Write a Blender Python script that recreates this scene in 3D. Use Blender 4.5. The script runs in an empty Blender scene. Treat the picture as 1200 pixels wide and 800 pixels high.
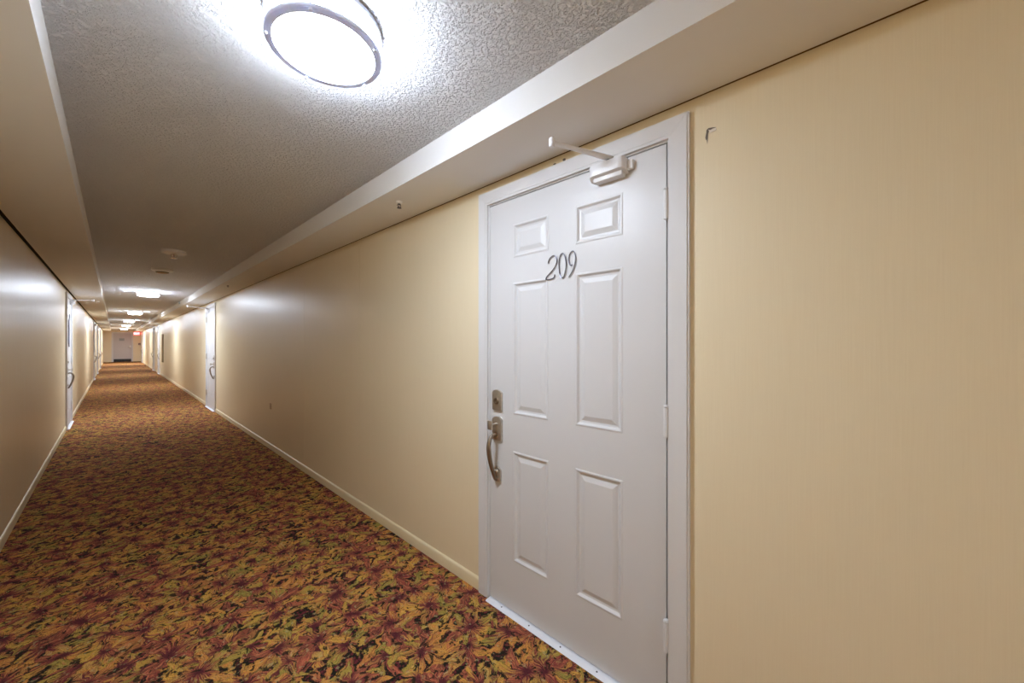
import bpy, bmesh, math, random
from mathutils import Vector, Matrix
random.seed(7)
PI = math.pi
S = bpy.context.scene
COL = S.collection

# ------------------------------------------------------------------ dimensions (metres)
CAMZ = 1.33
XR, XL = 1.352, -0.5055          # right / left wall faces
Y0, Y1 = -7.0, 38.6             # corridor ends
ZS = 2.160                      # soffit underside
ZC = 2.284                      # ceiling
SR, SL = 1.031, -0.1405
GR, GL = 0.009, 0.022              # shadow gaps between soffit and wall         # soffit faces
DW, DH, DZ = 0.91, 2.03, 0.010  # door slab
WT = 0.12

# ------------------------------------------------------------------ materials
def srgb(r, g, b):
    def f(c):
        c /= 255.0
        return c / 12.92 if c <= 0.04045 else ((c + 0.055) / 1.055) ** 2.4
    return (f(r), f(g), f(b), 1.0)

class NT:
    """small helper for node graphs"""
    def __init__(self, name):
        self.m = bpy.data.materials.new(name)
        self.m.use_nodes = True
        self.t = self.m.node_tree
        self.n = self.t.nodes
        self.b = self.n.get('Principled BSDF')
    def new(self, typ, **kw):
        nd = self.n.new(typ)
        for k, v in kw.items():
            setattr(nd, k, v)
        return nd
    def link(self, a, b):
        self.t.links.new(a, b)
    def put(self, sock, v):
        if isinstance(v, bpy.types.NodeSocket):
            self.link(v, sock)
        else:
            sock.default_value = v
    def math(self, op, a, b=None, c=None, clamp=False):
        nd = self.new('ShaderNodeMath', operation=op, use_clamp=clamp)
        self.put(nd.inputs[0], a)
        if b is not None: self.put(nd.inputs[1], b)
        if c is not None: self.put(nd.inputs[2], c)
        return nd.outputs[0]
    def mix(self, fac, a, b):
        nd = self.new('ShaderNodeMix', data_type='RGBA')
        self.put(nd.inputs[0], fac)
        self.put(nd.inputs[6], a)
        self.put(nd.inputs[7], b)
        return nd.outputs[2]
    def smooth(self, x, lo, hi, a=0.0, b=1.0):
        nd = self.new('ShaderNodeMapRange', interpolation_type='SMOOTHSTEP')
        self.put(nd.inputs[0], x)
        self.put(nd.inputs[1], lo); self.put(nd.inputs[2], hi)
        self.put(nd.inputs[3], a); self.put(nd.inputs[4], b)
        return nd.outputs[0]
    def ramp(self, fac, stops, interp='LINEAR'):
        nd = self.new('ShaderNodeValToRGB')
        cr = nd.color_ramp
        cr.interpolation = interp
        while len(cr.elements) < len(stops): cr.elements.new(0.5)
        for e, (p, c) in zip(cr.elements, stops):
            e.position = p; e.color = c
        self.put(nd.inputs[0], fac)
        return nd.outputs[0]
    def coords(self, scale=(1, 1, 1), loc=(0, 0, 0)):
        tc = self.new('ShaderNodeTexCoord')
        mp = self.new('ShaderNodeMapping')
        mp.inputs['Location'].default_value = loc
        mp.inputs['Scale'].default_value = scale
        self.link(tc.outputs['Object'], mp.inputs['Vector'])
        return mp.outputs[0]
    def noise(self, vec, scale, detail=2.0, rough=0.5, dims='3D'):
        nd = self.new('ShaderNodeTexNoise', noise_dimensions=dims)
        self.put(nd.inputs['Vector'], vec)
        nd.inputs['Scale'].default_value = scale
        nd.inputs['Detail'].default_value = detail
        nd.inputs['Roughness'].default_value = rough
        return nd.outputs[0]
    def bump(self, h, strength, dist):
        nd = self.new('ShaderNodeBump')
        nd.inputs['Strength'].default_value = strength
        nd.inputs['Distance'].default_value = dist
        self.put(nd.inputs['Height'], h)
        self.link(nd.outputs[0], self.b.inputs['Normal'])
        return nd
    def set(self, color=None, rough=None, metal=None, spec=None):
        if color is not None: self.put(self.b.inputs['Base Color'], color)
        if rough is not None: self.put(self.b.inputs['Roughness'], rough)
        if metal is not None: self.put(self.b.inputs['Metallic'], metal)
        if spec is not None: self.put(self.b.inputs['Specular IOR Level'], spec)
        return self

def plain(name, col, rough=0.5, metal=0.0, spec=0.5, var=0.03, vs=9.0, bump=0.0, bs=150.0):
    t = NT(name)
    v = t.coords()
    n = t.noise(v, vs, 3.0)
    dark = tuple(c * (1 - var * 2) for c in col[:3]) + (1,)
    lite = tuple(min(1, c * (1 + var)) for c in col[:3]) + (1,)
    t.set(t.mix(n, dark, lite), rough, metal, spec)
    if bump: t.bump(t.noise(v, bs, 2.0), bump, 0.001)
    return t.m

def wallpaper():
    t = NT('vinyl_wallcovering')
    v = t.coords((1, 1, 0.012))
    fine = t.noise(v, 420.0, 3.0, 0.6)
    v2 = t.coords((1, 1, 0.05))
    wide = t.noise(v2, 45.0, 2.0)
    big = t.noise(t.coords((1, 1, 1)), 1.3, 3.0)
    c1 = t.mix(fine, (0.78, 0.665, 0.45, 1), (0.86, 0.755, 0.54, 1))
    c2 = t.mix(t.math('MULTIPLY', big, 0.35), c1, (0.85, 0.732, 0.512, 1))
    t.set(c2, t.smooth(wide, 0.3, 0.7, 0.32, 0.39), 0.0, 0.5)
    h = t.math('ADD', fine, t.math('MULTIPLY', wide, 0.5))
    t.bump(h, 0.22, 0.0012)
    return t.m

def ceiling_mat():
    t = NT('textured_ceiling')
    v = t.coords()
    a = t.noise(v, 75.0, 4.0, 0.62)
    b = t.noise(v, 210.0, 2.0)
    blobs = t.smooth(a, 0.42, 0.62)
    h = t.math('ADD', blobs, t.math('MULTIPLY', b, 0.35))
    big = t.noise(v, 1.1, 2.0)
    t.set(t.mix(big, (0.83, 0.83, 0.835, 1), (0.87, 0.87, 0.875, 1)), 0.9, 0.0, 0.2)
    t.bump(h, 0.95, 0.0085)
    return t.m

def carpet():
    t = NT('leaf_carpet')
    tc = t.new('ShaderNodeTexCoord')
    P0 = tc.outputs['Object']
    wn = t.new('ShaderNodeTexNoise', noise_dimensions='2D')
    wn.inputs['Scale'].default_value = 11.0
    wn.inputs['Detail'].default_value = 2.0
    t.link(P0, wn.inputs['Vector'])
    off = t.new('ShaderNodeVectorMath', operation='MULTIPLY_ADD')
    t.link(wn.outputs['Color'], off.inputs[0])
    off.inputs[1].default_value = (0.07, 0.07, 0)
    t.link(P0, off.inputs[2])
    P = off.outputs[0]
    fuzz = t.noise(P0, 60.0, 3.0, 0.6, '2D')
    tuft = t.noise(P0, 260.0, 2.0, 0.6, '2D')
    DARK = srgb(34, 35, 27)
    MAROON = srgb(112, 44, 52)
    base = t.mix(t.smooth(fuzz, 0.48, 0.60), DARK, MAROON)
    def layer(base, scale, loc, R, n, rnd):
        mp = t.new('ShaderNodeMapping')
        mp.inputs['Location'].default_value = loc
        mp.inputs['Rotation'].default_value = (0, 0, loc[0])
        t.link(P, mp.inputs['Vector'])
        q = mp.outputs[0]
        vo = t.new('ShaderNodeTexVoronoi', voronoi_dimensions='2D', feature='F1')
        vo.inputs['Scale'].default_value = scale
        vo.inputs['Randomness'].default_value = rnd
        t.link(q, vo.inputs['Vector'])
        df = t.new('ShaderNodeVectorMath', operation='SUBTRACT')
        t.link(q, df.inputs[0]); t.link(vo.outputs['Position'], df.inputs[1])
        sp = t.new('ShaderNodeSeparateXYZ'); t.link(df.outputs[0], sp.inputs[0])
        cs = t.new('ShaderNodeSeparateColor'); t.link(vo.outputs['Color'], cs.inputs[0])
        r1, r2, r3 = cs.outputs[0], cs.outputs[1], cs.outputs[2]
        ln = t.new('ShaderNodeVectorMath', operation='LENGTH'); t.link(df.outputs[0], ln.inputs[0])
        r = ln.outputs['Value']
        tr = t.math('MULTIPLY', r, 1.0 / R)
        th = t.math('ARCTAN2', sp.outputs[1], sp.outputs[0])
        th = t.math('MULTIPLY_ADD', r1, 6.2832, th)
        th = t.math('MULTIPLY_ADD', tr, t.math('MULTIPLY_ADD', r3, 1.0, -0.5), th)      # lobes bend as they run out
        k = t.math('DIVIDE', t.math('MULTIPLY', th, n), 6.2832)
        sec = t.math('ROUND', k)
        sd = t.math('MULTIPLY', t.math('SUBTRACT', k, sec), 2.0)
        fr = t.math('ABSOLUTE', sd)                                     # 0 mid-lobe .. 1 valley
        ws = t.new('ShaderNodeTexWhiteNoise', noise_dimensions='2D')
        cb = t.new('ShaderNodeCombineXYZ'); t.put(cb.inputs[0], sec); t.put(cb.inputs[1], t.math('MULTIPLY', r2, 57.0))
        t.link(cb.outputs[0], ws.inputs['Vector'])
        sr = ws.outputs['Value']
        sc2 = t.new('ShaderNodeSeparateColor'); t.link(ws.outputs['Color'], sc2.inputs[0])
        s2, s3 = sc2.outputs[1], sc2.outputs[2]
        shape = t.math('POWER', t.math('SUBTRACT', 1.0, fr, clamp=True), 0.9)
        lobe = t.math('MULTIPLY_ADD', shape, 0.80, 0.20)
        Rl = t.math('MULTIPLY', t.math('MULTIPLY', lobe, R), t.math('MULTIPLY_ADD', s2, 0.55, 0.65))
        Rl = t.math('MULTIPLY', Rl, t.math('MULTIPLY_ADD', fuzz, 0.8, 0.60))
        tt = t.math('DIVIDE', r, Rl)
        mask = t.smooth(tt, 0.93, 1.03, 1.0, 0.0)
        cv = t.new('ShaderNodeCombineXYZ')
        t.put(cv.inputs[0], t.math('MULTIPLY', th, n * 0.95)); t.put(cv.inputs[1], t.math('MULTIPLY_ADD', r, 16.0, t.math('MULTIPLY', r3, 40.0)))
        streak = t.noise(cv.outputs[0], 1.0, 3.0, 0.6, '2D')
        gold = t.ramp(t.math('MULTIPLY_ADD', sr, 0.6, t.math('MULTIPLY', streak, 0.4)),
                      [(0.12, srgb(136, 134, 62)), (0.32, srgb(182, 156, 70)), (0.52, srgb(220, 168, 74)), (0.70, srgb(214, 142, 70)), (0.88, srgb(186, 172, 90))])
        red = t.ramp(streak, [(0.30, srgb(96, 38, 50)), (0.48, srgb(140, 52, 60)), (0.68, srgb(202, 106, 84))])
        isred = t.math('MULTIPLY', t.smooth(s3, 0.71, 0.80), 0.88)
        inner = t.smooth(t.math('ADD', tr, t.math('MULTIPLY_ADD', streak, 1.1, -0.55)), 0.17, 0.44, 1.0, 0.0)
        side = t.math('MULTIPLY', t.smooth(sd, 0.12, 0.80), 0.70)       # one flank of each lobe is red
        redf = t.math('MAXIMUM', t.math('MAXIMUM', inner, side), isred)
        st = t.math('MULTIPLY', t.smooth(streak, 0.56, 0.66), 0.55)
        redf = t.math('MAXIMUM', redf, st)
        c = t.mix(redf, gold, red)
        cv2 = t.new('ShaderNodeCombineXYZ')
        t.put(cv2.inputs[0], t.math('MULTIPLY', th, n * 3.2)); t.put(cv2.inputs[1], t.math('MULTIPLY_ADD', r, 22.0, t.math('MULTIPLY', r1, 70.0)))
        fine = t.noise(cv2.outputs[0], 1.0, 3.0, 0.65, '2D')
        c = t.mix(t.math('MULTIPLY', t.smooth(fine, 0.54, 0.68), 0.60), c, srgb(78, 50, 40))
        c = t.mix(t.math('MULTIPLY', t.smooth(fine, 0.46, 0.32), 0.35), c, srgb(226, 194, 120))
        core = t.smooth(tr, 0.05, 0.22, 0.85, 0.0)
        c = t.mix(core, c, srgb(78, 30, 44))
        gap = t.math('MULTIPLY', t.smooth(fr, 0.80, 0.97), 0.7)
        c = t.mix(gap, c, DARK)
        edge = t.math('MULTIPLY', t.smooth(tt, 0.84, 0.98), 0.6)
        c = t.mix(edge, c, DARK)
        return t.mix(mask, base, c)
    c = layer(base, 5.2, (0.0, 0.0, 0), 0.165, 9, 0.9)
    c = layer(c, 4.6, (1.37, 2.11, 0), 0.160, 7, 0.9)
    c = layer(c, 4.4, (2.9, 0.73, 0), 0.160, 9, 0.9)
    c = layer(c, 4.0, (4.4, 3.3, 0), 0.170, 8, 0.9)
    sp = t.noise(P, 34.0, 3.0, 0.6, '2D')
    c = t.mix(t.math('MULTIPLY', t.smooth(sp, 0.585, 0.63), 0.9), c, DARK)
    sp2 = t.noise(t.coords((1, 1, 1), (5.2, 3.1, 0)), 38.0, 2.0, 0.6, '2D')
    c = t.mix(t.math('MULTIPLY', t.smooth(sp2, 0.64, 0.72), 0.45), c, srgb(190, 176, 128))
    c = t.mix(t.math('MULTIPLY', t.smooth(tuft, 0.40, 0.56, 1.0, 0.0), 0.34), c, srgb(48, 36, 32))
    t.set(c, 0.95, 0.0, 0.1)
    t.bump(tuft, 0.6, 0.004)
    return t.m

def emission(name, col, strength):
    t = NT(name)
    v = t.coords()
    n = t.noise(v, 6.0, 1.0)
    t.set((0.85, 0.86, 0.88, 1), 0.35)
    t.put(t.b.inputs['Emission Color'], t.mix(n, tuple(c * 0.98 for c in col[:3]) + (1,), col))
    t.b.inputs['Emission Strength'].default_value = strength
    return t.m

M = {}
M['wall'] = wallpaper()
M['ceiling'] = ceiling_mat()
M['soffit'] = plain('soffit_paint', (0.82, 0.81, 0.79, 1), 0.7, spec=0.3, var=0.015, vs=1.5, bump=0.15, bs=120)
M['carpet'] = carpet()
M['door'] = plain('white_door_paint', (0.66, 0.655, 0.655, 1), 0.38, spec=0.45, var=0.01, vs=2.0, bump=0.06, bs=60)
M['trim'] = plain('white_trim_paint', (0.71, 0.705, 0.705, 1), 0.36, spec=0.45, var=0.012, vs=3.0)
M['base'] = plain('cream_baseboard', (0.80, 0.70, 0.47, 1), 0.38, spec=0.45, var=0.02, vs=3.0)
M['thresh'] = plain('painted_metal_sill', (0.82, 0.84, 0.90, 1), 0.35, spec=0.5, var=0.03, vs=40)
M['nickel'] = plain('satin_nickel', (0.60, 0.54, 0.46, 1), 0.34, metal=0.85, var=0.08, vs=60)
M['nickel_dark'] = plain('aged_bronze_nickel', (0.33, 0.265, 0.20, 1), 0.30, metal=0.9, var=0.1, vs=60)
M['darkmetal'] = plain('dark_metal', (0.10, 0.10, 0.11, 1), 0.35, metal=0.9, var=0.08, vs=80)
M['chrome_dark'] = plain('dark_chrome', (0.24, 0.24, 0.29, 1), 0.25, metal=1.0, var=0.05, vs=80)
M['alu'] = plain('brushed_aluminium', (0.60, 0.61, 0.66, 1), 0.38, metal=0.85, var=0.05, vs=60)
M['closer'] = plain('white_closer_enamel', (0.82, 0.82, 0.84, 1), 0.32, spec=0.5, var=0.02, vs=20)
LC = (0.765, 0.86, 1.0, 1)
def drum_side(name, lo, hi):
    """the drum glows more towards its lower lip, where the lamps sit"""
    m = emission(name, LC, 1.0)
    nt = m.node_tree
    tc = nt.nodes.new('ShaderNodeTexCoord'); sx = nt.nodes.new('ShaderNodeSeparateXYZ')
    mr = nt.nodes.new('ShaderNodeMapRange')
    nt.links.new(tc.outputs['Object'], sx.inputs[0]); nt.links.new(sx.outputs[2], mr.inputs[0])
    mr.inputs[1].default_value = -0.046; mr.inputs[2].default_value = -0.068
    mr.inputs[3].default_value = lo; mr.inputs[4].default_value = hi
    nt.links.new(mr.outputs[0], nt.nodes['Principled BSDF'].inputs['Emission Strength'])
    return m
M['lens'] = emission('lit_acrylic', LC, 42.0)
M['lens_side'] = drum_side('lit_acrylic_side', 2.0, 68.0)
M['lens_far'] = emission('lit_acrylic_brighter', LC, 92.0)
M['lens_end'] = emission('lit_acrylic_brightest', LC, 210.0)
M['lens_side_far'] = drum_side('lit_acrylic_side_brighter', 2.0, 62.0)
M['ring'] = plain('satin_silver_ring', (0.56, 0.58, 0.64, 1), 0.4, metal=0.25, var=0.03, vs=40)
def frosted():
    t = NT('frosted_ring_acrylic')
    t.set(t.mix(t.noise(t.coords(), 30.0), (0.62, 0.65, 0.74, 1), (0.68, 0.71, 0.80, 1)), 0.4)
    tr = t.new('ShaderNodeBsdfTranslucent'); tr.inputs['Color'].default_value = (0.62, 0.66, 0.76, 1)
    mx = t.new('ShaderNodeMixShader'); mx.inputs[0].default_value = 0.06
    t.link(t.b.outputs[0], mx.inputs[1]); t.link(tr.outputs[0], mx.inputs[2])
    t.link(mx.outputs[0], t.n.get('Material Output').inputs['Surface'])
    return t.m
M['ring_frosted'] = frosted()
M['plastic'] = plain('white_plastic', (0.91, 0.90, 0.88, 1), 0.4, spec=0.5, var=0.03, vs=30)
M['glass_bulb'] = plain('bright_sprinkler_metal', (0.75, 0.74, 0.72, 1), 0.2, metal=0.9, var=0.05, vs=60)
M['vent'] = plain('dark_detector_slot', (0.12, 0.09, 0.06, 1), 0.6, var=0.1, vs=40)
M['black'] = plain('black_rubber', (0.012, 0.012, 0.014, 1), 0.5, var=0.1, vs=40)
M['joint'] = plain('dark_joint_filler', (0.020, 0.013, 0.008, 1), 0.9, spec=0.1, var=0.2, vs=20)  # painted shade for the open soffit gaps, no real filler
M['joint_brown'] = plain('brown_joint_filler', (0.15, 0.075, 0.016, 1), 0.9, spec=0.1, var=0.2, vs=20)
M['brown'] = plain('brown_cabinet_paint', (0.30, 0.24, 0.13, 1), 0.45, var=0.05, vs=12)
M['grey_door'] = plain('pale_grey_door_paint', (0.60, 0.58, 0.60, 1), 0.45, var=0.015, vs=3)
M['sign'] = plain('grey_sign_plate', (0.36, 0.40, 0.42, 1), 0.4, var=0.05, vs=20)
M['slate'] = plain('slate_blue_fabric', (0.33, 0.33, 0.38, 1), 0.8, var=0.15, vs=25)
M['pull'] = plain('maroon_alarm_enamel', (0.16, 0.06, 0.05, 1), 0.4, var=0.05, vs=20)
M['exit_red'] = emission('lit_red_sign', (1.0, 0.03, 0.05, 1), 2.2)
M['exit_white'] = emission('lit_sign_letters', (1.0, 0.40, 0.40, 1), 2.4)
M['tear'] = plain('torn_backing', (0.22, 0.185, 0.15, 1), 0.9, var=0.3, vs=90)
M['flake'] = plain('peeled_paper', (0.80, 0.72, 0.60, 1), 0.6, var=0.03, vs=60)
M['tan'] = plain('tan_plate_plastic', (0.55, 0.40, 0.22, 1), 0.4, var=0.04, vs=30)

# ------------------------------------------------------------------ mesh helpers
def box(bm, a, b, bev=0.0, seg=2):
    lo = [min(p, q) for p, q in zip(a, b)]; hi = [max(p, q) for p, q in zip(a, b)]
    vs = [bm.verts.new((x, y, z)) for x in (lo[0], hi[0]) for y in (lo[1], hi[1]) for z in (lo[2], hi[2])]
    idx = [(0, 1, 3, 2), (4, 6, 7, 5), (0, 4, 5, 1), (2, 3, 7, 6), (0, 2, 6, 4), (1, 5, 7, 3)]
    fs = [bm.faces.new([vs[i] for i in f]) for f in idx]
    if bev:
        es = {e for f in fs for e in f.edges}
        bmesh.ops.bevel(bm, geom=list(es), offset=bev, segments=seg, profile=0.6, affect='EDGES')
    return fs

def prism(bm, poly, axis, a, b, bev=0.0):
    """extrude a 2-D polygon along an axis; poly gives the two other coordinates in xyz order"""
    def mk(p, t):
        q = list(p); q.insert(axis, t); return bm.verts.new(q)
    A = [mk(p, a) for p in poly]; Bv = [mk(p, b) for p in poly]
    n = len(poly)
    fs = [bm.faces.new(A), bm.faces.new(Bv[::-1])]
    for i in range(n):
        fs.append(bm.faces.new([A[i], Bv[i], Bv[(i + 1) % n], A[(i + 1) % n]]))
    if bev:
        es = {e for f in fs for e in f.edges}
        bmesh.ops.bevel(bm, geom=list(es), offset=bev, segments=2, profile=0.6, affect='EDGES')

def lathe(bm, prof, c=(0, 0, 0), n=48, axis='z', close=True):
    """prof: list of (radius, height) ; spun about an axis through c"""
    rings = []
    for r, h in prof:
        ring = []
        if r < 1e-6:
            p = [0, 0, h]
            ring = [bm.verts.new(_ax(p, c, axis))]
        else:
            for i in range(n):
                a = 2 * PI * i / n
                ring.append(bm.verts.new(_ax([r * math.cos(a), r * math.sin(a), h], c, axis)))
        rings.append(ring)
    for A, Bq in zip(rings, rings[1:]):
        if len(A) == 1 and len(Bq) == 1: continue
        for i in range(n):
            j = (i + 1) % n
            if len(A) == 1: bm.faces.new([A[0], Bq[i], Bq[j]])
            elif len(Bq) == 1: bm.faces.new([A[i], A[j], Bq[0]])
            else: bm.faces.new([A[i], A[j], Bq[j], Bq[i]])
    if close:
        for R in (rings[0], rings[-1]):
            if len(R) > 1: bm.faces.new(R)

def _ax(p, c, axis):
    x, y, z = p
    if axis == 'y': x, y, z = x, z, y
    elif axis == 'x': x, y, z = z, x, y
    return (c[0] + x, c[1] + y, c[2] + z)

def tube(bm, pts, r, n=10, flat=None, up=None):
    """sweep a circle (or an ellipse, flat = second radius across 'up') along points; r may be a list"""
    pts = [Vector(p) for p in pts]
    rs = r if isinstance(r, (list, tuple)) else [r] * len(pts)
    rings = []
    for i, p in enumerate(pts):
        a = pts[max(0, i - 1)]; b = pts[min(len(pts) - 1, i + 1)]
        d = (b - a).normalized()
        u = Vector(up) if up else (Vector((0, 0, 1)) if abs(d.z) < 0.9 else Vector((1, 0, 0)))
        s = d.cross(u).normalized(); u = s.cross(d).normalized()
        k = (flat / r if flat and not isinstance(r, (list, tuple)) else (flat if flat else 1.0))
        rings.append([bm.verts.new(p + s * rs[i] * math.cos(2 * PI * j / n) + u * rs[i] * k * math.sin(2 * PI * j / n)) for j in range(n)])
    for A, Bq in zip(rings, rings[1:]):
        for i in range(n):
            j = (i + 1) % n
            bm.faces.new([A[i], A[j], Bq[j], Bq[i]])
    bm.faces.new(rings[0][::-1]); bm.faces.new(rings[-1])

def smooth_path(pts, k=6):
    P = [Vector(p) for p in pts]
    out = []
    for i in range(len(P) - 1):
        p0 = P[max(0, i - 1)]; p1 = P[i]; p2 = P[i + 1]; p3 = P[min(len(P) - 1, i + 2)]
        for j in range(k):
            t = j / k
            out.append(0.5 * ((2 * p1) + (p2 - p0) * t + (2 * p0 - 5 * p1 + 4 * p2 - p3) * t * t + (3 * p1 - p0 - 3 * p2 + p3) * t ** 3))
    out.append(P[-1])
    return out

def mesh(name, build, smooth=35):
    bm = bmesh.new()
    build(bm)
    bmesh.ops.recalc_face_normals(bm, faces=bm.faces[:])
    me = bpy.data.meshes.new(name)
    bm.to_mesh(me); bm.free()
    if smooth:
        for p in me.polygons: p.use_smooth = True
        try: me.set_sharp_from_angle(angle=math.radians(smooth))
        except Exception: pass
    return me

def obj(name, me, mat, parent=None, loc=(0, 0, 0), rz=0.0):
    if callable(me): me = mesh(name, me)
    if mat is not None and not me.materials: me.materials.append(mat)
    o = bpy.data.objects.new(name, me)
    COL.objects.link(o)
    o.location = loc; o.rotation_euler = (0, 0, rz)
    if parent: o.parent = parent
    return o

def empty(name, loc, rz=0.0):
    o = bpy.data.objects.new(name, None)
    COL.objects.link(o)
    o.empty_display_size = 0.1
    o.location = loc; o.rotation_euler = (0, 0, rz)
    return o

def tag(o, label=None, cat=None, group=None, kind=None):
    if label: o['label'] = label
    if cat: o['category'] = cat
    if group: o['group'] = group
    if kind: o['kind'] = kind
    return o

def copy_tree(o, parent=None):
    c = o.copy(); COL.objects.link(c)
    if parent: c.parent = parent
    for ch in list(o.children): copy_tree(ch, c)
    return c

# ------------------------------------------------------------------ door places
# (wall, low y of the slab, hinge on the low-y side?)
RIGHT = [0.5075, 9.20, 21.95, 25.0, 36.0]
LEFT = [8.92, 20.15, 24.2, 29.0]
GAP = 0.005
OPN = GAP + 0.022               # rough opening margin around the slab (jamb fits inside)

# ------------------------------------------------------------------ setting
def wall_with_holes(x0, x1, starts, ztop):
    def b(bm):
        y = Y0
        for s in sorted(starts):
            box(bm, (x0, y, 0), (x1, s - OPN, ztop))
            box(bm, (x0, s - OPN, DZ + DH + OPN), (x1, s + DW + OPN, ztop))
            y = s + DW + OPN
        box(bm, (x0, y, 0), (x1, Y1, ztop))
    return b

wr = tag(obj('wall_right', mesh('wall_right', wall_with_holes(XR, XR + WT, RIGHT, ZC + 0.08), 0), M['wall']),
         'long pale yellow papered wall on the right side of the corridor', 'wall', kind='structure')
wl = tag(obj('wall_left', mesh('wall_left', wall_with_holes(XL - WT, XL, LEFT, ZC + 0.08), 0), M['wall']),
         'pale yellow papered wall on the left side of the corridor', 'wall', kind='structure')
EC = 0.42                       # centre of the end door
def endwall(bm):
    a, b_ = EC - DW / 2 - OPN, EC + DW / 2 + OPN
    box(bm, (XL - WT, Y1, 0), (a, Y1 + WT, ZC + 0.08))
    box(bm, (b_, Y1, 0), (XR + WT, Y1 + WT, ZC + 0.08))
    box(bm, (a, Y1, DZ + DH + OPN), (b_, Y1 + WT, ZC + 0.08))
tag(obj('wall_end', mesh('wall_end', endwall, 0), M['wall']), 'pale yellow wall closing the far end of the corridor', 'wall', kind='structure')
tag(obj('wall_back', mesh('wall_back', lambda bm: box(bm, (XL - WT, Y0 - WT, 0), (XR + WT, Y0, ZC + 0.08)), 0), M['wall']),
    'pale yellow wall closing the corridor behind the camera', 'wall', kind='structure')
tag(obj('floor', mesh('floor', lambda bm: box(bm, (XL - WT, Y0 - WT, -0.08), (XR + WT, Y1 + WT, 0)), 0), M['carpet']),
    'corridor carpet patterned with gold, maroon and olive autumn leaves', 'floor', kind='structure')
tag(obj('ceiling', mesh('ceiling', lambda bm: box(bm, (SL - 0.02, Y0, ZC), (SR + 0.02, Y1, ZC + 0.08)), 0), M['ceiling']),
    'rough textured white ceiling between the two soffits', 'ceiling', kind='structure')
def soffit(xa, xb):
    return lambda bm: box(bm, (xa, Y0, ZS), (xb, Y1, ZC + 0.08), 0.003, 2)
tag(obj('ceiling_soffit', soffit(SR, XR - GR), M['soffit']), 'smooth white dropped soffit along the right wall', 'soffit', kind='structure')
tag(obj('ceiling_soffit', soffit(XL + GL, SL), M['soffit']), 'smooth white dropped soffit along the left wall', 'soffit', kind='structure')

TRIMN = [0]
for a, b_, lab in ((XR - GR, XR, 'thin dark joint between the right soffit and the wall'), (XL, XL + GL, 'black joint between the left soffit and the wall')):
    TRIMN[0] += 1  # strip of dark colour put in so the gap reads as deep shade
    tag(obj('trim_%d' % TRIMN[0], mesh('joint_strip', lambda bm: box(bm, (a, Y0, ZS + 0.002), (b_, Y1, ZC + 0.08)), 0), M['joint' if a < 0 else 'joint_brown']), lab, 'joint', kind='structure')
def skirting(x, sgn, starts):
    """sgn = +1: the board stands out towards +x"""
    prof = [(0, 0), (0.011, 0), (0.011, 0.050), (0.0095, 0.058), (0.006, 0.0635), (0.0, 0.066)]
    def b(bm):
        y = Y0
        spans = []
        for s in sorted(starts):
            spans.append((y, s - 0.081)); y = s + DW + 0.081
        spans.append((y, Y1))
        for a, c in spans:
            prism(bm, [(x + sgn * p, z) for p, z in prof], 1, a, c)
    return b
tag(obj('baseboard_right', skirting(XR, -1, RIGHT), M['base']), 'low cream baseboard along the right wall', 'baseboard', kind='structure')
tag(obj('baseboard_left', skirting(XL, 1, LEFT), M['base']), 'low cream baseboard along the left wall', 'baseboard', kind='structure')
def skirt_end(bm):
    for a, c in ((XL + 0.012, EC - DW / 2 - 0.09), (EC + DW / 2 + 0.09, XR - 0.012)):
        box(bm, (a, Y1 - 0.011, 0), (c, Y1, 0.066), 0.003)
tag(obj('baseboard_end', skirt_end, M['base']), 'low cream baseboard on the far end wall', 'baseboard', kind='structure')

# torn wallpaper and chips on the right wall (beside and above the first door)
def tear(bm):
    def patch(y, z, poly):
        prism(bm, [(y + a * 0.72, z + b * 0.80) for a, b in poly], 0, XR - 0.0012, XR + 0.002)
    patch(0.374, 2.026, [(0.004, 0.018), (0.006, 0.002), (0.009, -0.012), (0.006, -0.024), (0.003, -0.018), (0.001, -0.040), (-0.002, -0.020), (-0.003, 0.000), (-0.006, 0.010), (-0.020, 0.016), (-0.036, 0.016), (-0.018, 0.021), (-0.004, 0.023)])
    patch(0.953, 2.135, [(0.012, 0.003), (0.004, -0.006), (-0.010, -0.007), (-0.012, 0.004), (0.0, 0.008)])
    patch(1.004, 2.133, [(0.014, 0.0), (0.002, -0.004), (-0.014, 0.0), (0.0, 0.005)])
o = obj('paper_tear', mesh('paper_tear', tear, 0), M['tear'], wr); o['label'] = 'small dark tears in the wallpaper'
def flake(bm):
    pts = [(-0.004, 0.016, 0.0), (-0.012, 0.012, 0.006), (-0.036, 0.013, 0.008), (-0.038, 0.004, 0.010), (-0.012, 0.000, 0.006)]
    prism(bm, [(0.374 + a * 0.72, 2.026 + b * 0.8) for a, b, c in pts], 0, XR - 0.003, XR - 0.0006)
obj('paper_flake', mesh('paper_flake', flake, 0), M['flake'], wr)
def seam(bm):
    for y in (4.23, 2.95):
        prism(bm, [(y, 0.07), (y + 0.0012, 0.07), (y + 0.0012, ZS - 0.01), (y, ZS - 0.01)], 0, XR - 0.0006, XR + 0.001)
obj('paper_seam', mesh('paper_seam', seam, 0), M['base'], wr)

# ------------------------------------------------------------------ doors
CACHE = {}
def cached(key, build, smooth=35):
    if key not in CACHE: CACHE[key] = mesh(key, build, smooth)
    return CACHE[key]

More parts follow.
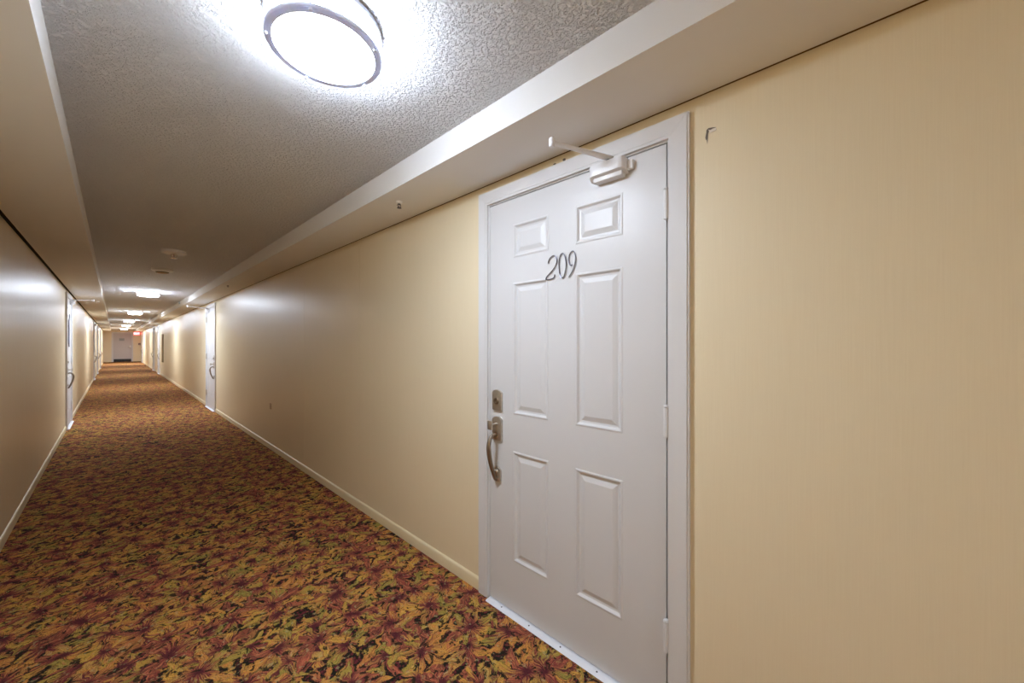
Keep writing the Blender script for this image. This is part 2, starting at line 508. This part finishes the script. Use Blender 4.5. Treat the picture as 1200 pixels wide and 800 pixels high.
XP = [0.165, 0.383, 0.527, 0.745]                 # panel columns, from the hinge edge
ZP = [(0.246, 0.788), (0.970, 1.617), (1.740, 1.904)]
def slab(mir):
    def b(bm):
        f = (lambda x: DW - x) if mir else (lambda x: x)
        zs = [0.0] + [z for p in ZP for z in p] + [DH]
        xs = [0.0] + XP + [DW]
        cols = {(0, 1), (2, 3)}
        V = {}
        def v(x, y, z):
            k = (round(x, 5), round(y, 5), round(z, 5))
            if k not in V: V[k] = bm.verts.new((f(x), y, z + DZ))
            return V[k]
        prof = [(0.0, 0.0), (0.004, 0.0022), (0.009, 0.0022), (0.017, -0.0065), (0.025, -0.0075), (0.044, -0.001), (0.047, -0.0005)]
        for i in range(len(xs) - 1):
            for j in range(len(zs) - 1):
                x0, x1, z0, z1 = xs[i], xs[i + 1], zs[j], zs[j + 1]
                if i in (1, 3) and j in (1, 3, 5):
                    for (o0, d0), (o1, d1) in zip(prof, prof[1:]):
                        q0 = [(x0 + o0, z0 + o0), (x1 - o0, z0 + o0), (x1 - o0, z1 - o0), (x0 + o0, z1 - o0)]
                        q1 = [(x0 + o1, z0 + o1), (x1 - o1, z0 + o1), (x1 - o1, z1 - o1), (x0 + o1, z1 - o1)]
                        for k in range(4):
                            m = (k + 1) % 4
                            bm.faces.new([v(q0[k][0], d0, q0[k][1]), v(q0[m][0], d0, q0[m][1]), v(q1[m][0], d1, q1[m][1]), v(q1[k][0], d1, q1[k][1])])
                    bm.faces.new([v(p[0], d1, p[1]) for p in q1])
                else:
                    bm.faces.new([v(x0, 0, z0), v(x1, 0, z0), v(x1, 0, z1), v(x0, 0, z1)])
        T = -0.044
        c = [v(0, T, 0), v(DW, T, 0), v(DW, T, DH), v(0, T, DH)]
        bm.faces.new(c)
        bm.faces.new([v(x, 0, 0) for x in xs] + [c[1], c[0]])
        bm.faces.new([v(x, 0, DH) for x in xs] + [c[2], c[3]])
        bm.faces.new([v(0, 0, z) for z in zs] + [c[3], c[0]])
        bm.faces.new([v(DW, 0, z) for z in zs] + [c[2], c[1]])
    return b

def frame(bm):
    """casing and jamb, in door coordinates: x along the wall, y out into the corridor"""
    H = DZ + DH
    wy = -(XR - 1.346)
    def ring(o1, o2, ya, yb, g=0.0004):
        prism_xz(bm, [(-o1, 0), (-o2, 0), (-o2, H + o2 - g), (-o1, H + o1 - g)], ya, yb)
        prism_xz(bm, [(DW + o1, 0), (DW + o2, 0), (DW + o2, H + o2 - g), (DW + o1, H + o1 - g)], ya, yb)
        prism_xz(bm, [(-o1, H + o1 + g), (-o2, H + o2 + g), (DW + o2, H + o2 + g), (DW + o1, H + o1 + g)], ya, yb)
    ring(0.022, 0.074, wy, 0.014)            # flat of the casing
    ring(0.074, 0.080, wy, 0.010)            # eased outer edge
    ring(0.011, 0.022, wy, 0.0120)            # bead
    ring(GAP, OPN, -0.10, -0.0005)           # jamb
    ring(-0.012, GAP, -0.075, -0.048)        # stop behind the slab
def prism_xz(bm, poly, ya, yb):
    A = [bm.verts.new((x, ya, z)) for x, z in poly]; Bv = [bm.verts.new((x, yb, z)) for x, z in poly]
    n = len(poly)
    bm.faces.new(A); bm.faces.new(Bv[::-1])
    for i in range(n):
        bm.faces.new([A[i], Bv[i], Bv[(i + 1) % n], A[(i + 1) % n]])

def sill(bm):
    prism(bm, [(-0.10, 0.0), (0.034, 0.0), (0.028, 0.005), (0.010, 0.0075), (0.002, 0.0055), (-0.10, 0.0055)], 0, 0.0, DW)
def sill_screws(bm):
    for x in (0.10, 0.27, 0.45, 0.63, 0.81):
        lathe(bm, [(0.0035, 0.0045), (0.0035, 0.0078), (0, 0.0083)], (x, 0.016, 0), 10)

def hinge(z0):
    def b(bm):
        lathe(bm, [(0.0085, 0), (0.0085, 0.104)], (-0.0035, 0.0105, z0), 14)
        lathe(bm, [(0.0055, 0.104), (0.0095, 0.107), (0.0075, 0.113), (0, 0.115)], (-0.0035, 0.0105, z0), 14)
        lathe(bm, [(0.0, -0.004), (0.0055, -0.003), (0.0055, 0.0)], (-0.0035, 0.0105, z0), 14)
        box(bm, (-0.002, -0.001, z0 + 0.002), (0.012, 0.0012, z0 + 0.102))
    return b
def mirrored(build, mir):
    if not mir: return build
    def b(bm):
        build(bm)
        for v in bm.verts: v.co.x = DW - v.co.x
    return b

LX = DW - 0.060                                   # lock line
def deadbolt(bm):
    z = CAMZ - 0.289
    w, h = 0.033, 0.052
    poly = [(-w, -h), (w, -h), (w, h - 0.014), (0.022, h - 0.004), (0.010, h), (-0.010, h), (-0.022, h - 0.004), (-w, h - 0.014)]
    prism(bm, [(LX + a, z + b) for a, b in poly], 1, 0.0, 0.012, 0.0025)
def bolt_cylinder(bm):
    z = CAMZ - 0.294
    lathe(bm, [(0.016, 0.012), (0.016, 0.018), (0.013, 0.020), (0.009, 0.020), (0.009, 0.017), (0, 0.017)], (LX, 0, z), 24, 'y')
    box(bm, (LX - 0.0015, 0.016, z - 0.006), (LX + 0.0015, 0.0185, z + 0.006))
def handle_plate(bm):
    z = CAMZ - 0.434
    w, h = 0.033, 0.060
    poly = [(-w, -h), (w, -h), (w, h - 0.016), (0.022, h - 0.005), (0.010, h), (-0.010, h), (-0.022, h - 0.005), (-w, h - 0.016)]
    prism(bm, [(LX + a, z + b) for a, b in poly], 1, 0.0, 0.013, 0.0025)
    z2 = CAMZ - 0.668
    w, h = 0.024, 0.037
    poly = [(-w, -h + 0.008), (-w + 0.008, -h), (w - 0.008, -h), (w, -h + 0.008), (w, h - 0.012), (0.012, h), (-0.012, h), (-w, h - 0.012)]
    prism(bm, [(LX + a, z2 + b) for a, b in poly], 1, 0.0, 0.012, 0.0025)
def thumb_latch(bm):
    z = CAMZ - 0.412
    tube(bm, [(LX, 0.010, z), (LX, 0.045, z + 0.002), (LX, 0.058, z)], 0.006, 10)
    box(bm, (LX - 0.016, 0.054, z - 0.022), (LX + 0.016, 0.062, z + 0.024), 0.0035)
def grip(bm):
    z = CAMZ
    pts = [(LX, 0.008, z - 0.470), (LX, 0.028, z - 0.464), (LX, 0.048, z - 0.468), (LX, 0.062, z - 0.490), (LX, 0.067, z - 0.520), (LX, 0.062, z - 0.565), (LX, 0.050, z - 0.615), (LX, 0.034, z - 0.660), (LX, 0.020, z - 0.690), (LX, 0.006, z - 0.692)]
    pts = smooth_path(pts, 5)
    n = len(pts)
    rs = [0.0085 + 0.0035 * math.exp(-((i / n - 0.5) / 0.22) ** 2) for i in range(n)]
    tube(bm, pts, rs, 12, 1.0, (1, 0, 0))
def latch_boss(bm):
    lathe(bm, [(0.012, 0.011), (0.011, 0.018), (0.006, 0.022), (0, 0.022)], (LX, 0, CAMZ - 0.652), 18, 'y')

# closer, in door coordinates (x from the hinge edge)
def closer_body(bm):
    z0, z1 = CAMZ + 0.648, CAMZ + 0.703
    poly = [(0.140, 0.0), (0.140, 0.038), (0.146, 0.050), (0.158, 0.054), (0.268, 0.054), (0.282, 0.050), (0.292, 0.036), (0.294, 0.016), (0.288, 0.0)]
    A = [bm.verts.new((x, y, z0 + (0.010 if y > 0.03 else 0.0))) for x, y in poly]
    B2 = [bm.verts.new((x, y, z1)) for x, y in poly]
    fs = [bm.faces.new(A), bm.faces.new(B2[::-1])]
    n = len(poly)
    for i in range(n):
        fs.append(bm.faces.new([A[i], B2[i], B2[(i + 1) % n], A[(i + 1) % n]]))
    bmesh.ops.bevel(bm, geom=list({e for f in fs for e in f.edges}), offset=0.0035, segments=2, profile=0.6, affect='EDGES')
    # deeper back of the housing
    box(bm, (0.152, 0.0, z0 - 0.010), (0.276, 0.036, z0 + 0.020), 0.007)
    box(bm, (0.118, 0.0, z0 + 0.010), (0.142, 0.018, z1 - 0.010), 0.004)
    box(bm, (0.286, 0.0, z0 + 0.012), (0.300, 0.014, z1 - 0.012), 0.004)
def closer_pinion(bm):
    z1 = CAMZ + 0.701
    lathe(bm, [(0.013, 0.0), (0.013, 0.008), (0.008, 0.010), (0.008, 0.019), (0, 0.019)], (0.212, 0.030, z1), 16)
def closer_arm(bm, tip=(0.310, 0.262)):
    z = CAMZ + 0.722
    a = Vector((0.212, 0.028, z)); b = Vector((tip[0], tip[1], z + 0.004))
    d = (b - a).normalized()
    pts = [a - d * 0.016, a, a + (b - a) * 0.25, a + (b - a) * 0.6, b]
    tube(bm, pts, [0.0125, 0.0155, 0.0135, 0.012, 0.0105], 12, 0.62, (0, 0, 1))
def closer_knob(bm, tip=(0.310, 0.262)):
    z = CAMZ + 0.726
    lathe(bm, [(0, -0.017), (0.009, -0.016), (0.011, -0.012), (0.011, 0.012), (0.009, 0.016), (0, 0.017)], (tip[0], tip[1], z), 16)

def numeral(strokes):
    def b(bm):
        for s in strokes:
            tube(bm, smooth_path([(x, 0.005, z) for x, z in s], 5), 0.0023, 8, None, (0, 1, 0))
    return b

def add_closer(root, mir, tip=None):
    k = 'm' if mir else 'h'
    ka, tp = (k, (0.310, 0.262)) if tip is None else (k + '_long', tip)
    c = obj('door_closer', cached('door_closer_' + k, mirrored(closer_body, mir)), M['closer'], root)
    obj('closer_arm', cached('closer_arm_' + ka, mirrored(lambda bm: closer_arm(bm, tp), mir)), M['closer'], c)
    obj('closer_knob', cached('closer_knob_' + ka, mirrored(lambda bm: closer_knob(bm, tp), mir)), M['closer'], c)
    obj('closer_pinion', cached('closer_pinion_' + k, mirrored(closer_pinion, mir)), M['chrome_dark'], c)
    return c

def make_door(n, loc, rz, mir, where, full=True, mat='door', closer=True, hinge_mat='trim', tip=None):
    k = 'm' if mir else 'h'
    d = obj('door_%d' % n, cached('door_slab_' + k, slab(mir), 0), M[mat], None, loc, rz)
    tag(d, where, 'door', kind='structure')
    for z0 in (0.24, 0.998, 1.768):
        obj('hinge', cached('hinge_%s_%d' % (k, z0 * 100), mirrored(hinge(z0), mir)), M[hinge_mat], d)
    db = obj('deadbolt', cached('deadbolt_' + k, mirrored(deadbolt, mir)), M['nickel'], d)
    hs = obj('handle_plate', cached('handle_plate_' + k, mirrored(handle_plate, mir)), M['nickel'], d)
    if full:
        obj('lock_cylinder', cached('lock_cylinder_' + k, mirrored(bolt_cylinder, mir)), M['nickel_dark'], db)
        obj('thumb_latch', cached('thumb_latch_' + k, mirrored(thumb_latch, mir)), M['nickel'], hs)
        obj('latch_boss', cached('latch_boss_' + k, mirrored(latch_boss, mir)), M['nickel'], hs)
    obj('grip', cached('grip_' + k, mirrored(grip, mir)), M['nickel_dark'], hs)
    if closer: add_closer(d, mir, tip)
    TRIMN[0] += 1
    fr = obj('trim_%d' % TRIMN[0], cached('door_casing', frame, 0), M['trim'], None, loc, rz)
    tag(fr, where.replace('door', 'door casing', 1) if False else 'white casing and jamb around the ' + where, 'door frame', kind='structure')
    TRIMN[0] += 1
    th = obj('trim_%d' % TRIMN[0], cached('door_sill', sill), M['thresh'], None, loc, rz)
    tag(th, 'pale metal threshold under the ' + where, 'threshold', kind='structure')
    if full: obj('screws', cached('sill_screws', sill_screws), M['darkmetal'], th)
    return d

XD = 1.346
R90 = PI / 2
d1 = make_door(1, (XD, RIGHT[0], 0), R90, False, 'white six-panel door numbered 209')
# the three numerals, traced in door coordinates
D2 = [[(0.5252, 1.6907), (0.5222, 1.7023), (0.5152, 1.712), (0.5048, 1.718), (0.4935, 1.721), (0.4841, 1.7148), (0.4774, 1.7014), (0.478, 1.6873), (0.4856, 1.6719), (0.4988, 1.657), (0.5146, 1.6443), (0.531, 1.6324), (0.5395, 1.6208)], [(0.5395, 1.6198), (0.5228, 1.6169), (0.5003, 1.6191), (0.4909, 1.6237), (0.4891, 1.6356)]]
D0 = [[(0.4467, 1.7235), (0.4538, 1.72), (0.4609, 1.7071), (0.4652, 1.6854), (0.4647, 1.6595), (0.4609, 1.6332), (0.4495, 1.6166), (0.4396, 1.62), (0.4312, 1.641), (0.427, 1.6705), (0.4306, 1.6989), (0.4382, 1.7163), (0.4467, 1.7235)]]
D9 = [[(0.3953, 1.666), (0.4048, 1.6651), (0.4117, 1.6752), (0.4139, 1.6917), (0.4103, 1.7095), (0.4021, 1.7196), (0.3926, 1.7237), (0.3831, 1.7142), (0.3786, 1.693), (0.3818, 1.6663), (0.3912, 1.6449), (0.4035, 1.6259), (0.4139, 1.6146)]]
for nm, st in (('numeral_two', D2), ('numeral_zero', D0), ('numeral_nine', D9)):
    o = obj(nm, numeral(st), M['chrome_dark'], d1)
    o['label'] = 'dark chrome numeral %s' % nm.split('_')[1]

d2 = make_door(2, (XD, RIGHT[1], 0), R90, True, 'second white door along the right wall', hinge_mat='nickel', tip=(0.46, 0.36))
d3 = make_door(3, (XD, RIGHT[2], 0), R90, True, 'third white door along the right wall, past the brown cabinet', full=False)
d4 = make_door(4, (XD, RIGHT[3], 0), R90, False, 'fourth white door along the right wall', full=False)
d5 = make_door(5, (XD, RIGHT[4], 0), R90, True, 'right-wall white door nearest the far end', full=False, closer=False)
XDL = XL - 0.006 + 0.012
XDL = XL + 0.006
d6 = make_door(6, (XDL, LEFT[0] + DW, 0), -R90, False, 'first white door on the left wall, with a slate hanging', hinge_mat='nickel')
d7 = make_door(7, (XDL, LEFT[1] + DW, 0), -R90, False, 'second white door along the left wall', full=False)
d8 = make_door(8, (XDL, LEFT[2] + DW, 0), -R90, True, 'third white door along the left wall', full=False)
d9 = make_door(9, (XDL, LEFT[3] + DW, 0), -R90, False, 'left-wall white door nearest the far end', full=False, closer=False)

# slate hanging on the first left door
def hanging(bm):
    poly = [(0.34, 1.70), (0.50, 1.70), (0.50, 1.33), (0.42, 1.27), (0.34, 1.33)]
    poly = [(x + 0.10, z) for x, z in poly]
    prism_xz(bm, poly, 0.002, 0.012)
    tube(bm, [(0.42, 0.010, 1.705), (0.62, 0.010, 1.705)], 0.006, 8)
hp = tag(obj('door_hanging', hanging, M['slate'], None, (XDL, LEFT[0] + DW, 0), -R90),
    'slate blue pointed cloth hanging on the first left door', 'hanging')
hc = obj('cord', lambda bm: tube(bm, smooth_path([(0.43, 0.010, 1.705), (0.52, 0.012, 1.80), (0.61, 0.010, 1.705)], 6), 0.003, 6), M['darkmetal'], hp)

# end door
ed = obj('door_10', lambda bm: (box(bm, (0, -0.044, DZ), (DW, 0, DZ + DH), 0.002)), M['grey_door'], None, (EC + DW / 2, Y1 + 0.006, 0), PI)
tag(ed, 'plain pale grey door closing the far end of the corridor', 'door', kind='structure')
obj('kick_plate', lambda bm: box(bm, (0.02, 0.0, DZ + 0.004), (DW - 0.02, 0.004, 0.20), 0.001), M['black'], ed)['label'] = 'black kick plate'
obj('sign_plate', lambda bm: box(bm, (0.36, 0.0, 1.50), (0.62, 0.006, 1.68), 0.002), M['sign'], ed)
eh = obj('lever_plate', lambda bm: box(bm, (0.05, 0.0, 0.93), (0.10, 0.010, 1.13), 0.003), M['nickel'], ed)
obj('lever', lambda bm: tube(bm, [(0.075, 0.008, 1.03), (0.075, 0.05, 1.03), (0.10, 0.06, 1.03), (0.19, 0.055, 1.028)], 0.009, 10), M['nickel_dark'], eh)
TRIMN[0] += 1
tag(obj('trim_%d' % TRIMN[0], cached('door_casing', frame, 0), M['grey_door'], None, (EC + DW / 2, Y1 - 0.0, 0), PI),
    'white casing and jamb around the far end door', 'door frame', kind='structure')

# ------------------------------------------------------------------ ceiling lights
LR = 0.157
def lamp_pan(bm):
    lathe(bm, [(0, 0), (LR - 0.004, 0), (LR, -0.004), (LR, -0.012), (LR - 0.006, -0.014), (0.140, -0.014), (0, -0.013)], n=72)
def lamp_lens(bm):
    lathe(bm, [(0.137, -0.080), (0.120, -0.085), (0.07, -0.088), (0, -0.089)], n=72, close=False)
def lamp_side(bm):
    lathe(bm, [(0.142, -0.014), (0.144, -0.060), (0.143, -0.072), (0.137, -0.080)], n=72, close=False)
def lamp_ring(bm):
    z = -0.080
    prof = [(LR, z + 0.008), (LR + 0.001, z), (LR - 0.002, z - 0.003), (0.138, z - 0.004), (0.1375, z - 0.001), (0.1455, z + 0.001), (0.1465, z + 0.008), (LR, z + 0.008)]
    lathe(bm, prof, n=96, close=False)
def lamp_rim(bm):
    z = -0.018
    prof = [(LR + 0.001, z + 0.006), (LR + 0.002, z), (LR - 0.001, z - 0.003), (0.1455, z - 0.003), (0.1455, z + 0.006), (LR + 0.001, z + 0.006)]
    lathe(bm, prof, n=96, close=False)
def lamp_post(a):
    def b(bm):
        c = (0.1525 * math.cos(a), 0.1525 * math.sin(a))
        lathe(bm, [(0.0035, -0.070), (0.0035, -0.022)], (c[0], c[1], 0), 10)
        lathe(bm, [(0, -0.091), (0.0045, -0.090), (0.0055, -0.086), (0.0045, -0.082)], (c[0], c[1], 0), 10)
    return b
LAMPX = 0.435
lamp0 = empty('ceiling_light', (LAMPX, 1.172, ZC))
obj('mounting_pan', lamp_pan, M['ring'], lamp0)
dif = obj('diffuser', lamp_lens, M['lens'], lamp0)
obj('diffuser_side', lamp_side, M['lens_side'], dif)
obj('trim_ring', lamp_ring, M['ring_frosted'], lamp0)
obj('upper_ring', lamp_rim, M['ring'], lamp0)
for i in range(5):
    obj('post', mesh('post_%d' % i, lamp_post(math.radians(20 + 72 * i))), M['ring'], lamp0)
tag(lamp0, 'large round flush ceiling light with double metal ring, nearest the numbered door', 'ceiling light', 'round ceiling lights')
LY = [-3.2, 9.6, 15.9, 22.06, 27.9, 34.06]  # first one is added behind the camera to brighten the near wall
LLAB = ['round ceiling light over the near end of the corridor, before the numbered door',
        'second round ceiling light down the corridor, beyond the smoke detector',
        'third round ceiling light down the corridor',
        'fourth round ceiling light down the corridor',
        'fifth round ceiling light, next to last before the end wall',
        'farthest round ceiling light, just before the end wall']
far_lens = dif.data.copy(); far_lens.materials[0] = M['lens_far']
end_lens = dif.data.copy(); end_lens.materials[0] = M['lens_end']
far_side = dif.children[0].data.copy(); far_side.materials[0] = M['lens_side_far']
for y, lb in zip(LY, LLAB):
    c = copy_tree(lamp0)
    c.location = (LAMPX, y, ZC)
    c['label'] = lb
    if y > 5 or y < 0:
        for ch in c.children:
            if ch.name.startswith('diffuser'):
                ch.data = end_lens if y > 30 else far_lens
                for g in ch.children: g.data = far_side

# ------------------------------------------------------------------ small ceiling things
def spr_plate(r):
    return lambda bm: lathe(bm, [(0, 0), (r, 0), (r, -0.010 - r * 0.13), (r * 0.93, -0.012 - r * 0.13), (r * 0.4, -0.014 - r * 0.13), (0, -0.014 - r * 0.13)], n=32)
def spr_head(bm):
    lathe(bm, [(0.011, -0.009), (0.011, -0.020), (0.007, -0.024), (0, -0.024)], n=16)
    for s in (-1, 1):
        tube(bm, smooth_path([(s * 0.009, 0, -0.018), (s * 0.014, 0, -0.032), (s * 0.004, 0, -0.048)], 4), 0.0028, 8)
    lathe(bm, [(0, -0.047), (0.017, -0.047), (0.017, -0.0495), (0.004, -0.0505), (0, -0.054)], n=20)
def spr_bulb(bm):
    lathe(bm, [(0, -0.024), (0.003, -0.026), (0.003, -0.044), (0, -0.047)], n=10)
def sprinkler(loc, r, label, mat_head, scale=1.0, big=False):
    e = empty('fire_sprinkler', loc)
    obj('escutcheon', spr_plate(r), M['plastic'], e)
    h = obj('sprinkler_head', spr_head, M[mat_head], e)
    obj('bulb', spr_bulb, M['pull'], e)
    e.scale = (scale, scale, scale)
    if big: h.scale = (1.25, 1.25, 1.15)
    return tag(e, label, 'sprinkler', 'fire sprinklers')
sprinkler((0.425, 5.19, ZC), 0.072, 'white pendent sprinkler with wide plate in the middle of the ceiling', 'glass_bulb', 1.35, True)
sprinkler((1.145, 1.98, ZS), 0.026, 'small sprinkler under the right soffit near the numbered door', 'darkmetal', 0.75)
sprinkler((1.10, 6.52, ZS), 0.026, 'small sprinkler under the right soffit before the second right door', 'darkmetal', 0.75)
sprinkler((-0.22, 11.0, ZS), 0.030, 'small pale sprinkler under the left soffit', 'glass_bulb', 0.9)

sd = empty('smoke_detector', (0.425, 6.55, ZC))
obj('base', lambda bm: lathe(bm, [(0, 0), (0.105, 0), (0.105, -0.026), (0.100, -0.030), (0, -0.030)], n=40), M['plastic'], sd)
obj('cover', lambda bm: lathe(bm, [(0.100, -0.030), (0.090, -0.038), (0.066, -0.042)], n=40), M['plastic'], sd)
obj('slot_ring', lambda bm: lathe(bm, [(0.066, -0.042), (0.058, -0.052), (0.045, -0.052)], n=40), M['vent'], sd)
obj('cap', lambda bm: lathe(bm, [(0.052, -0.052), (0.046, -0.058), (0.030, -0.061), (0, -0.062)], n=40), M['tan'], sd)
tag(sd, 'round white smoke detector on the ceiling just past the sprinkler', 'smoke detector')

sb = tag(obj('sensor_box', lambda bm: box(bm, (SR - 0.022, 11.30, 2.225), (SR, 11.40, 2.275), 0.004), M['sign']),
    'small grey box on the right soffit face beyond the second light', 'sensor')
wp = tag(obj('wall_plate', lambda bm: box(bm, (XR - 0.006, 5.40, 0.50), (XR, 5.47, 0.575), 0.002), M['tan']),
    'small tan blank plate low on the right wall', 'wall plate')
obj('screw', lambda bm: lathe(bm, [(0.004, 0.0), (0.003, -0.0015), (0, -0.002)], (XR - 0.006, 5.435, 0.5375), 10, 'x'), M['darkmetal'], wp)

# brown wall cabinet before the third right-hand door
cb = tag(obj('wall_cabinet', lambda bm: box(bm, (XR - 0.030, 20.3, 0.566), (XR, 20.8, 1.69), 0.004), M['brown']),
    'narrow brown cabinet on the right wall just before the third door', 'cabinet')
obj('cabinet_door', lambda bm: box(bm, (XR - 0.036, 20.33, 0.60), (XR - 0.030, 20.77, 1.655), 0.002), M['tan'], cb)
obj('pull', lambda bm: tube(bm, [(XR - 0.034, 20.38, 1.08), (XR - 0.055, 20.38, 1.08), (XR - 0.055, 20.38, 1.18), (XR - 0.034, 20.38, 1.18)], 0.005, 8), M['nickel'], cb)

# exit sign and alarm pull on the end wall
def text_mesh(txt, size, depth):
    cu = bpy.data.curves.new('letters', 'FONT')
    cu.body = txt; cu.size = size; cu.extrude = depth
    cu.align_x = 'CENTER'; cu.align_y = 'CENTER'
    ob = bpy.data.objects.new('letters', cu)
    COL.objects.link(ob)
    dg = bpy.context.evaluated_depsgraph_get()
    me = bpy.data.meshes.new_from_object(ob.evaluated_get(dg))
    bpy.data.objects.remove(ob)
    return me
ex = obj('exit_sign', lambda bm: box(bm, (-0.165, -0.05, -0.11), (0.165, 0, 0.11), 0.008), M['plastic'], None, (1.135, Y1, 2.03))
obj('sign_face', lambda bm: box(bm, (-0.15, -0.053, -0.095), (0.15, -0.049, 0.095), 0.001), M['exit_red'], ex)
tm = text_mesh('EXIT', 0.15, 0.001)
tl = obj('lettering', tm, M['exit_white'], ex, (0, -0.0545, 0)); tl.rotation_euler = (PI / 2, 0, 0)
tag(ex, 'glowing red exit sign high on the far end wall', 'exit sign')
pl = obj('alarm_pull_switch', lambda bm: box(bm, (-0.055, -0.045, -0.07), (0.055, 0, 0.07), 0.006), M['pull'], None, (1.275, Y1, 1.27))
obj('pull_bar', lambda bm: box(bm, (-0.035, -0.056, -0.02), (0.035, -0.044, 0.005), 0.003), M['plastic'], pl)
tag(pl, 'dark maroon fire alarm pull on the end wall below the exit sign', 'fire alarm')

# ------------------------------------------------------------------ world, camera, view
w = bpy.data.worlds.new('World'); S.world = w
w.use_nodes = True
w.node_tree.nodes['Background'].inputs[0].default_value = (0.02, 0.02, 0.02, 1)
w.node_tree.nodes['Background'].inputs[1].default_value = 0.0

cam = bpy.data.cameras.new('Camera')
F = 437.0
cam.sensor_fit = 'HORIZONTAL'
cam.sensor_width = 36.0
cam.lens = F / 1200 * 36
cam.shift_y = 2.0 / 1200
cam.clip_start = 0.02; cam.clip_end = 200
co = bpy.data.objects.new('Camera', cam); COL.objects.link(co)
co.location = (0, 0, CAMZ)
co.rotation_euler = (PI / 2, 0, -math.atan(466.5 / F))
S.camera = co

S.view_settings.view_transform = 'Standard'
S.view_settings.look = 'None'
S.view_settings.exposure = 1.6
S.view_settings.gamma = 1.0
S.view_settings.use_curve_mapping = False
try:
    S.cycles.use_denoising = True
    S.cycles.max_bounces = 16
    S.cycles.diffuse_bounces = 12
    S.cycles.glossy_bounces = 6
    S.cycles.sample_clamp_indirect = 8.0
    S.cycles.use_light_tree = True
except Exception:
    pass
